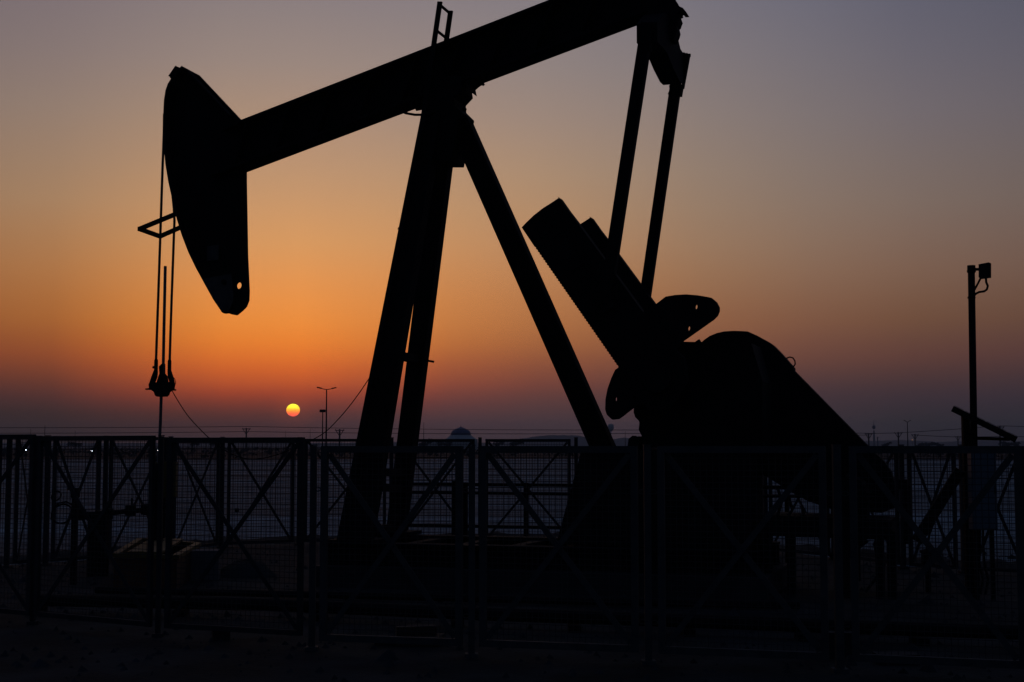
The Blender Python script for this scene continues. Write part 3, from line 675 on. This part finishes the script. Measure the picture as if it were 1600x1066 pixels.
# cable that sags from the carrier bar to the front leg
ca, cb_ = pt(269, 611, 0), near_t.lerp(near_b, .60)
cab = [pt(x, y, s) for x, y, s in ((269, 611, 0), (279, 628, -.05), (293, 649, -.1), (308, 666, -.15), (325, 683, -.2), (350, 703, -.25), (380, 716, -.3), (405, 717, -.3), (435, 710, -.35), (467, 697, -.4), (503, 679, -.45), (525, 659, -.5), (545, 636, -.55), (565, 609, -.6), (586, 577, -.65))]
sm = []
for i in range(len(cab)-1):
    p0, p1, p2, p3 = cab[max(i-1, 0)], cab[i], cab[i+1], cab[min(i+2, len(cab)-1)]
    for j in range(4):
        u = j/4; sm.append(.5*((2*p1)+(p2-p0)*u+(2*p0-5*p1+4*p2-p3)*u*u+(3*p1-p0-3*p2+p3)*u**3))
sm.append(cab[-1])
tag(MB().tube(sm, .0065, 6).build('sagging_cable', STEEL2, origin=sm[0]), 'thin black cable sagging from the rod clamp to the front leg of the pump', 'cable')

# ------------------------------------------------------------------ guard railing behind the pump
rl = thing('guard_railing', tuple(P(0, 0, 1.75)), 'dark pipe guard railing behind the pump legs', 'railing')
a0 = az_(628, 800, 1.75)[0]; a1 = az_(1345, 800, 1.75)[0]
zt = az_(713, 757, 1.75)[1]; zm = az_(713, 770, 1.75)[1]; zb = az_(713, 822, 1.75)[1]
for z_ in (zt, zm, zb): MB().bar(P(a0, z_, 1.75), P(a1, z_, 1.75), .045, .045).build('rail', STEEL2, rl)
n = 8
for i in range(n):
    a = a0 + .05 + (a1 - a0 - .1) * i / (n - 1)
    MB().bar(P(a, 0, 1.79), P(a, zt + .03, 1.79), .06, .06, up=A).build('post', STEEL2, rl)
a = az_(713, 800, 1.75)[0]; MB().bar(P(a, 0, 1.70), P(a, zt + .05, 1.70), .09, .08, up=A).build('post', STEEL2, rl)

# ------------------------------------------------------------------ fences
def fence_panel(p0, p1, z0, z1, tw, label, group, m=FENCE, cell=.05, wr=.0028, hinge=None):
    p0, p1 = Vector((*p0, 0)), Vector((*p1, 0)); d = (p1 - p0).normalized(); nrm = Vector((d.y, -d.x, 0)); w = (p1 - p0).length
    t = thing('mesh_fence', tuple(p0), label, 'fence', group)
    up = Vector((0, 0, 1)); h = z1 - z0
    mb = MB()
    a, b = p0 + up*z0, p1 + up*z0; c, e_ = p1 + up*z1, p0 + up*z1
    mb.bar(a + d*tw/2, e_ + d*tw/2, tw, tw*.8, up=nrm); mb.bar(b - d*tw/2, c - d*tw/2, tw, tw*.8, up=nrm)
    mb.bar(e_ + d*tw - up*tw/2, c - d*tw - up*tw/2, tw*.8, tw, up=up); mb.bar(a + d*tw + up*tw/2, b - d*tw + up*tw/2, tw*.8, tw, up=up)
    mb.build('frame', m, t)
    i0 = tw * 1.2
    MB().bar(a + d*i0 + up*i0 + nrm*.006, c - d*i0 - up*i0 + nrm*.006, .012, tw*.85, up=d.cross(nrm)).build('brace', m, t)
    MB().bar(b - d*i0 + up*i0 - nrm*.008, e_ + d*i0 - up*i0 - nrm*.008, .012, tw*.85, up=d.cross(nrm)).build('brace', m, t)
    mb = MB(); off = nrm * -(tw*.4 + .004)
    def wirebar(p, q, o2):
        ax = (q - p).normalized(); s1 = nrm * wr; s2 = ax.cross(nrm) * wr
        vs = [p+off+o2+s1, p+off+o2+s2, p+off+o2-s1, p+off+o2-s2, q+off+o2+s1, q+off+o2+s2, q+off+o2-s1, q+off+o2-s2]
        mb.add(vs, [(0, 1, 5, 4), (1, 2, 6, 5), (2, 3, 7, 6), (3, 0, 4, 7)])
    nx_ = int(w / cell); nz_ = int(h / cell); bow = random.uniform(-.004, .004)
    for i in range(1, nx_):
        x = w * i / nx_ + random.gauss(0, .0012); wirebar(a + d*x + up*.01, e_ + d*x - up*.01, Vector((0, 0, 0)))
    for i in range(1, nz_):
        zz = h * i / nz_ + random.gauss(0, .0012); wirebar(a + up*zz + d*.01, b + up*zz - d*.01, nrm*-2*wr)
    o = mb.build('wire_mesh', WIRE, t, stuff=True)
    if hinge:
        for zz in hinge:
            for q, sg in ((a, -1), (b, 1)):
                c0 = q + up*(zz - z0) + d*sg*.035
                MB().tube([c0 + d*sg*.03*math.cos(k_*math.pi/4) + up*.018*math.sin(k_*math.pi/4) for k_ in range(9)], .005, 5).build('hinge_ring', m, t)
    return t
def fence_post(px, Y, z1, w, label, group, m=FENCE):
    x = gx(px, Y); mb = MB(); mb.bar((x, Y, -.1), (x, Y, z1), w, w, up=(0, 1, 0)); mb.bar((x, Y, z1 + .002), (x, Y, z1 + .012), w*1.12, w*1.12, up=(0, 1, 0)); mb.bar((x, Y, .0), (x, Y, .04), w*2, w*2, up=(0, 1, 0))
    return tag(mb.build('fence_post', m, origin=(x, Y, 0)), label, 'fence post', group)
random.seed(21)
def fy(px): return 12.6 - (px - 487) * (1.6 / 1113)
FG = 'big mesh panels of the front fence'
for a, b, lb in ((503, 723, 'front mesh panel before the pump legs, leftmost of the front row'), (750, 996, 'front mesh panel before the rear leg of the pump'), (1027, 1290, 'front mesh panel before the gearbox and cranks'), (1326, 1596, 'front mesh panel before the solar panel post')):
    fence_panel((gx(a, fy(a)), fy(a)), (gx(b, fy(b)), fy(b)), .10, 1.80, .058, lb, FG, hinge=(1.42, .35))
for px, w, lb in ((490.5, .055, 'front fence post left of the pump legs, at the corner of the front row'), (737.5, .055, 'front fence post between the two middle-left front panels'), (1011, .058, 'front fence post standing below the near crank'), (1306.5, .062, 'front fence post below the belt guard slope'), (1612, .06, 'front fence post at the right edge')):
    fence_post(px, fy(px) + (.05 if px == 490.5 else 0), 1.80, w, lb, 'posts of the front fence')
# left row running back
def ly(px): return 12.9 + (475 - px) * .0026 + max(0, 250 - px) * .0022
LG = 'mesh panels of the front left fence'
for a, b, lb in ((263, 475, 'front left mesh panel between the well rod and the sun'), (61, 241, 'front left mesh panel just left of the wellhead'), (-130, 54, 'front left mesh panel cut by the left edge')):
    fence_panel((gx(a, ly(a)), ly(a)), (gx(b, ly(b)), ly(b)), .10, 1.88 + (250 - a) * .0001, .047, lb, LG, FENCEB)
for px, lb in ((252, 'left fence post in line with the polished rod'), (57.5, 'left fence post nearest the left edge')):
    fence_post(px, ly(px) + .05, 1.89, .045, lb, 'posts of the front left fence', FENCEB)
# back row
BG = 'mesh panels of the back fence'
lab = ['beyond the left edge', 'cut by the left edge', 'at far left behind the pipe riser', 'behind the hose and the flowline valve', 'behind the wellhead, left of the rod', 'right of the wellhead', 'between the sagging cable and the sun', 'left of the pump legs, right of the sun', 'seen between and right of the front legs', 'under the middle of the pump', 'hidden behind the rear leg and pedestal', 'behind the gearbox pedestal', 'seen under the motor platform', 'at the right end of the motor platform', 'left of the solar panel post', 'behind the blue cabinet', 'at the right edge']
for i, ((a, ya), (b, yb)) in enumerate(zip(back_row, back_row[1:])):
    p = Vector((gx(a, ya), ya)); q = Vector((gx(b, yb), yb)); g_ = .10 / (q - p).length
    z1 = 1.93 if b < 960 else 1.80 + .0
    if b < 960: z1 = 1.93 + max(0, 500 - a) * .00005
    fence_panel(p.lerp(q, g_), q.lerp(p, g_), .06, z1, .05, 'dark back fence panel ' + lab[i], BG, FENCEB, cell=.05, wr=.0030)
plab = ['beyond the left edge', 'outside the left edge', 'at the far left', 'left of the pipe riser', 'behind the flowline valves', 'directly behind the wellhead', 'below the low point of the sagging cable', 'under the sun', 'between the two front legs', 'right of the domed building', 'just left of the pedestal', 'behind the pedestal', 'at the right side of the pedestal', 'under the belt guard', 'at the right end of the pump skid', 'behind the solar panel post', 'near the right edge', 'beyond the right edge']
for (px, y), lb in zip(back_row, plab): fence_post(px, y, 1.95 if px < 960 else 1.81, .065, 'back fence post ' + lb, 'posts of the back fence', FENCEB)

# ------------------------------------------------------------------ wellhead, cellar, pipes
wp = pt(245, 800, 0); wx, wy = wp.x, wp.y
wz = lambda py: CAMH + (HZ - py) * wy / F
wh = thing('wellhead', (wx, wy, 0), 'dark wellhead stack with stuffing box and side valve below the polished rod', 'wellhead')
k = wy / F
MB().lathe((wx, wy, 0), [(4*k, wz(742)), (6*k, wz(740)), (7.5*k, wz(732)), (7.5*k, wz(726)), (3*k, wz(722))][::-1] if False else [(3*k, wz(752)), (7.5*k, wz(750)), (8*k, wz(735)), (5*k, wz(730)), (2.6*k, wz(724))], 14).build('stuffing_box', STEEL2, wh)
MB().lathe((wx, wy, 0), [(9*k, wz(782)), (9*k, wz(779)), (6*k, wz(778)), (6*k, wz(756)), (9*k, wz(755)), (9*k, wz(752))], 14).build('blowout_preventer', STEEL2, wh)
MB().lathe((wx, wy, 0), [(16*k, wz(848)), (16*k, wz(843)), (10*k, wz(842)), (10*k, wz(806)), (14*k, wz(805)), (14*k, wz(800)), (8*k, wz(799)), (8*k, wz(786)), (12*k, wz(785)), (12*k, wz(782))], 16).build('tubing_head', STEEL2, wh)
MB().lathe((wx, wy, 0), [(14*k, .0), (14*k, wz(848))], 16).build('casing', RUST, wh)
MB().tube([(wx, wy, wz(791)), (wx + 26*k, wy - .1, wz(790))], 3.2*k, 10).build('side_outlet', STEEL2, wh)
MB().tube([(wx + 22*k, wy - .1, wz(790)), (wx + 22*k, wy - .1, wz(782))], 2*k, 8).build('side_valve', STEEL2, wh)
box_ = MB().box((wx + 1*k, wy + .35, (wz(722) + wz(778)) / 2), 40*k, .12, wz(722) - wz(778)); tag(box_.build('equipment_box', YELL, origin=(wx, wy + .35, 0)), 'brownish yellow box on the wellhead behind the polished rod', 'box')
MB().tube([(wx + 1*k, wy + .35, 0), (wx + 1*k, wy + .35, wz(778))], .03, 6).build('stand', STEEL2, box_ and bpy.data.objects['equipment_box'])
# flowline with valves to the left
fl = thing('flowline', (wx - 1, wy, 0), 'horizontal flowline with valves running left from the wellhead', 'pipe')
fpts = [unp(228, 797, wy), unp(205, 798, wy - .1), unp(165, 803, wy - .4), unp(122, 804, wy - .7)]
MB().tube(fpts, .035, 10).build('pipe', STEEL2, fl)
for x, y in ((228, 796), (204, 798), (168, 803), (126, 804)):
    c = unp(x, y, wy - (228 - x) * .0065); MB().lathe(c, [(.03, -.08), (.075, -.07), (.075, .07), (.03, .08)], 12).build('flange', STEEL2, fl)
for x, y in ((206, 790), (166, 796)):
    c = unp(x, y, wy - (228 - x) * .0065); MB().tube([c, c + Vector((0, 0, .1))], .014, 6).build('valve_stem', STEEL2, fl)
c = unp(145, 803, wy - .55); MB().tube([c, Vector((c.x, c.y, 0))], .07, 12).build('riser', STEEL2, fl)
c = unp(160, 803, wy - .45); MB().box((c.x, c.y, .45), .16, .16, .9).build('valve_body', STEEL2, fl)
# pipe riser with a coiled hose at the left
c = unp(117, 800, 18.6)
rs = thing('pipe_riser', (c.x, c.y, 0), 'vertical pipe riser with valve cap and handwheel at the left', 'pipe')
zz = lambda py: CAMH + (HZ - py) * 18.6 / F
MB().tube([(c.x, c.y, -.1), (c.x, c.y, zz(790)), (c.x, c.y, zz(768))], [.045, .045, .035], 10).build('pipe', STEEL2, rs)
MB().lathe((c.x, c.y, 0), [(.04, zz(778)), (.06, zz(776)), (.06, zz(768)), (.03, zz(763))], 12).build('cap', STEEL2, rs)
MB().bar((c.x - .1, c.y, zz(764)), (c.x + .05, c.y, zz(763)), .03, .025).build('handle', STEEL2, rs)
def ringt(px, py, rpx, Y, r, flat_=1.0):
    c_ = unp(px, py, Y); k_ = Y / F
    return [c_ + Vector((math.cos(a_*math.pi/12)*rpx*k_, math.sin(a_*math.pi/12)*.05, math.sin(a_*math.pi/12)*rpx*k_*flat_)) for a_ in range(25)]
MB().tube(ringt(97, 803, 16, 18.5, .01, .9), .012, 6).build('handwheel', STEEL2, rs)
MB().tube(ringt(88, 775, 7, 18.55, .01), .01, 6).build('handwheel', STEEL2, rs)
hz_ = [unp(80, 812, 18.5), unp(83, 795, 18.5), unp(92, 786, 18.5), unp(104, 784, 18.5), unp(114, 790, 18.5)]
MB().tube(hz_, .012, 6).build('hose', STEEL2, rs)
# yellow cellar barrier round the wellhead
cb0 = thing('cellar_barrier', (wx, wy - .5, 0), 'low open box barrier with faded yellow rim round the wellhead', 'barrier')
c1, c2, c3, c4 = ground_px(184, 928), ground_px(276, 938), ground_px(312, 912), ground_px(224, 902)
base = [Vector((*unp(184, 700, 18.2).xy, 0)), Vector((*unp(277, 700, 17.9).xy, 0)), Vector((*unp(312, 700, 20.2).xy, 0)), Vector((*unp(222, 700, 21.2).xy, 0))]
ht = [unp(184, 862, 18.2).z, unp(277, 868, 17.9).z, unp(312, 856, 20.2).z, unp(222, 845, 21.2).z]
hm = sum(ht) / 4
for i in range(4):
    p, q = base[i], base[(i+1) % 4]
    o = MB().bar(p + Vector((0, 0, hm/2 - .02)), q + Vector((0, 0, hm/2 - .02)), .04, hm - .04).build('side_plate', RUST, cb0)
    MB().bar(p + Vector((0, 0, hm)), q + Vector((0, 0, hm)), .09, .05).build('rim', YELL, cb0)
for f in (.35, .62):
    p, q = base[0].lerp(base[1], f), base[3].lerp(base[2], f); MB().bar(p + Vector((0, 0, hm + .04)), q + Vector((0, 0, hm + .04)), .22, .03).build('plank', YELL, cb0)
c = unp(322, 874, 19.3); tag(MB().box((c.x, c.y, .20), .36, .3, .40, .1).build('concrete_block', CONC, origin=(c.x, c.y, 0)), 'grey concrete block right of the yellow rimmed barrier', 'block')
# heap of dark soil
c = ground_px(386, 900); mb = MB()
vs = []; random.seed(5)
for r_, h_ in ((.42, 0), (.32, .1), (.17, .19), (.0, .22)):
    for k_ in range(14): vs.append((c.x + r_*math.cos(k_*.4488)*random.uniform(.85, 1.2), c.y + r_*math.sin(k_*.4488)*random.uniform(.85, 1.2), h_*random.uniform(.9, 1.1)))
mb.add(vs, [(i*14+k_, i*14+(k_+1) % 14, (i+1)*14+(k_+1) % 14, (i+1)*14+k_) for i in range(3) for k_ in range(14)])
tag(mb.build('soil_heap', GRAVEL, origin=(c.x, c.y, 0), smooth=True), 'low dark heap of soil between the barrier and the pump foundation', 'soil heap')

# long pipe lying across the pad inside the front fence
def lp(px, py, r=.06): g_ = ground_px(px, py); return Vector((g_.x, g_.y, r + .08))
pp = [lp(60, 958), lp(420, 966), lp(760, 982), lp(1040, 992), lp(1330, 1004), lp(1620, 1014)]
pl = thing('ground_pipe', (pp[0].x, pp[0].y, 0), 'long dark pipe lying across the gravel just behind the front fence', 'pipe')
MB().tube(pp, .065, 12).build('pipe', STEEL2, pl, smooth=True)
for f in range(9):
    u = f / 8 * 4.999; i = int(u); p = pp[i].lerp(pp[i+1], u - i); MB().box((p.x, p.y, .035), .12, .25, .07).build('support_block', STEEL2, pl)
# second pipe behind it
pp = [lp(150, 930), lp(520, 938), lp(900, 948), lp(1250, 955)]
tag(MB().tube([p - Vector((0, 0, .08)) for p in pp], .04, 10).build('flow_pipe', STEEL2, origin=tuple(pp[0])), 'thinner dark pipe on the gravel close to the pump foundation', 'pipe')
# timber and rubble
def block(px, py, sx_, sy_, sz_, yaw, m, name, label, cat, z0=0):
    g_ = ground_px(px, py); return tag(MB().box((g_.x, g_.y, z0 + sz_/2), sx_, sy_, sz_, yaw).build(name, m, origin=(g_.x, g_.y, z0)), label, cat)
block(602, 1008, .22, .14, .07, .2, DKCONC, 'concrete_block', 'small dark block on the gravel left of the timber pile', 'block')
block(655, 1008, .42, .30, .09, -.1, BARK, 'timber_block', 'bottom timber of the small pile behind the leftmost front panel', 'timber')
block(650, 1008, .36, .16, .08, .15, BARK, 'timber_block', 'top timber of the small pile behind the leftmost front panel', 'timber', .092)
block(345, 1000, .16, .12, .10, .3, DKCONC, 'concrete_block', 'small dark block below the front left mesh panel', 'block')
block(1400, 1038, .34, .20, .09, .05, DKCONC, 'concrete_block', 'flat dark block below the rightmost front panel', 'block')
block(1312, 1028, .22, .16, .22, .0, DKCONC, 'post_footing', 'dark footing block at the base of the post below the belt guard', 'block')

# ------------------------------------------------------------------ right hand post with antenna, solar panel and cabinet
YP = 17.0; kp = YP / F
def q(px, py, Y=YP): return unp(px, py, Y)
px0 = gx(1518.5, YP)
post = thing('utility_post', (px0, YP, 0), 'tall steel post with a small flat antenna box at its top, far right', 'post')
zt = q(1518, 415).z
MB().tube([(q(1519.8, 700).x, YP, -.1), (q(1517.6, 415).x, YP, zt)], 5.4*kp, 14).build('pole', STEEL2, post, smooth=True)
MB().tube([(q(1517.6, 415).x, YP, zt - .06), (q(1517.6, 415).x, YP, zt)], 6.3*kp, 14).build('cap', STEEL2, post)
MB().tube([(q(1517.6, 415).x, YP, zt - .085), (q(1517.6, 415).x, YP, zt - .055)], 6.8*kp, 14).build('clamp', STEEL2, post)
MB().tube([(q(1518, 464).x, YP, q(0, 464).z), (q(1518, 464).x, YP, q(0, 466.5).z)], 6.2*kp, 14).build('clamp', STEEL2, post)
MB().bar(q(1522, 421), q(1530, 421), .04, .03).build('bracket', STEEL2, post)
mb = MB(); f_ = [q(1529, 413, YP-.05), q(1544.5, 410, YP+.12), q(1547.5, 411, YP+.12), q(1547.5, 433.5, YP+.12), q(1532, 435.5, YP-.05), q(1529, 433.5, YP-.05)]
mb.prism(f_, [p + Vector((.03, .06, 0)) for p in f_]); ant = tag(mb.build('antenna_box', STEEL2, origin=f_[0]), 'small flat antenna box mounted at the top of the tall right post', 'antenna')
MB().tube([q(1532, 435, YP), q(1528, 443), q(1521, 456)], .013, 7).build('cable', STEEL2, post)
MB().tube([q(1540.5, 434), q(1541, 441), q(1543.5, 447), q(1542, 452.5), q(1538, 455.3), q(1530, 456.5), q(1525, 459), q(1521.5, 463)], .014, 7).build('cable', STEEL2, post)
# solar panel
sp = thing('solar_panel', (gx(1509.5, YP + .1), YP + .1, 0), 'tilted solar panel on its own short dark post beside the tall post', 'solar panel')
s0 = q(1488, 638.5, YP - .2); s1 = q(1588, 687.5, YP - .2 - .22); dd = Vector((.175, .55, .012))
nn = (s1 - s0).cross(dd).normalized()
def quadslab(a, b, c, d_, th): return MB().prism([a + nn*th, b + nn*th, c + nn*th, d_ + nn*th], [a - nn*th, b - nn*th, c - nn*th, d_ - nn*th])
quadslab(s0, s1, s1 + dd, s0 + dd, .036).build('panel_frame', STEEL2, sp)
for i in range(6):
    for j in range(4):
        u0, u1, v0, v1 = (i+.08)/6, (i+.92)/6, (j+.08)/4, (j+.92)/4; e1 = s1 - s0; sgn = 1 if nn.z > 0 else -1
        a = s0 + e1*u0 + dd*v0 + nn*sgn*.040; MB().prism([a, a+e1*(u1-u0), a+e1*(u1-u0)+dd*(v1-v0), a+dd*(v1-v0)], [p_ + nn*sgn*.004 for p_ in (a, a+e1*(u1-u0), a+e1*(u1-u0)+dd*(v1-v0), a+dd*(v1-v0))]).build('solar_cell', SOLAR, sp)
MB().bar((gx(1509.5, YP+.1), YP + .1, 0), (gx(1509.5, YP+.1), YP + .1, q(0, 646).z), 10.5*kp, 10.5*kp, up=(0, 1, 0)).build('post', STEEL2, sp)
MB().bar(q(1514, 684.5, YP+.1), q(1577, 686.5, YP + .1), .04, .04).build('strut', STEEL2, sp)
MB().bar(q(1500, 735, YP+.1), q(1432, 846, YP + .1), .05, .13, up=(0, 0, 1)).build('strut', STEEL2, sp)
# blue cabinet
cbx = thing('equipment_cabinet', (gx(1534, YP - .25), YP - .25, 0), 'dull blue flat cabinet mounted beside the tall right post', 'cabinet')
c = q(1534.5, 765, YP - .25); hgt = (827 - 705) * kp
MB().box(c, 38*kp, .16, hgt).build('body', BLUE, cbx); MB().box(c + Vector((0, -.09, 0)), 35*kp, .015, hgt - .04).build('door', BLUE, cbx)
MB().box(c + Vector((.12, -.105, 0)), .015, .015, .09).build('handle', STEEL2, cbx)
for x in (1521, 1546): MB().bar((gx(x, YP-.22), YP - .22, 0), (gx(x, YP-.22), YP - .22, c.z - hgt/2), .045, .045, up=(0, 1, 0)).build('leg', STEEL2, cbx)
for i, (x, x2) in enumerate(((1526, 1530), (1531, 1536), (1536, 1544))):
    MB().tube([q(x, 828, YP-.2), q(x, 850, YP-.2), q(x2 - 6, 880, YP-.1), q(x2, 905, YP-.2), q(x2 - 4, 928, YP-.3)], .016, 7).build('cable', STEEL2, cbx)
# valve assembly hanging near the strut
vb = thing('valve_assembly', (gx(1450, 17.5), 17.5, 0), 'dark valve on a short pipe by the slanting strut at right', 'valve')
MB().tube([(gx(1446, 17.5), 17.5, -.05), (gx(1446, 17.5), 17.5, q(0, 872, 17.5).z)], .035, 8).build('pipe', STEEL2, vb)
MB().lathe((gx(1446, 17.5), 17.5, 0), [(.05, q(0, 884, 17.5).z), (.08, q(0, 880, 17.5).z), (.08, q(0, 862, 17.5).z), (.04, q(0, 858, 17.5).z)], 12).build('body', STEEL2, vb)
MB().tube([q(1448, 860, 17.5), q(1452, 835, 17.5), q(1462, 808, 17.5)], .015, 6).build('stem', STEEL2, vb)
MB().tube([q(1438, 862, 17.5), q(1464, 858, 17.5)], .02, 6).build('handle', STEEL2, vb)

# ------------------------------------------------------------------ haze
hm_ = bpy.data.materials.new('dusk_haze'); hm_.use_nodes = True; ht_ = hm_.node_tree; ht_.nodes.clear()
pv = nd(ht_, 'ShaderNodeVolumePrincipled'); pv.inputs['Density'].default_value = HAZE; pv.inputs['Color'].default_value = (.74, .82, .92, 1); pv.inputs['Anisotropy'].default_value = 0.0
mo = nd(ht_, 'ShaderNodeOutputMaterial'); ht_.links.new(pv.outputs[0], mo.inputs['Volume'])
mb = MB(); H0, H1, S_ = -1.0, 60.0, 3700
mb.add([(-S_, -80, H0), (S_, -80, H0), (S_, S_, H0), (-S_, S_, H0), (-S_, -80, H1), (S_, -80, H1), (S_, S_, H1), (-S_, S_, H1)], [(3, 2, 1, 0), (4, 5, 6, 7), (0, 1, 5, 4), (1, 2, 6, 5), (2, 3, 7, 6), (3, 0, 4, 7)])
hz = mb.build('haze', hm_); hz['kind'] = 'stuff'
for o in list(bpy.data.objects):
    if '_o' in o.keys(): del o['_o']
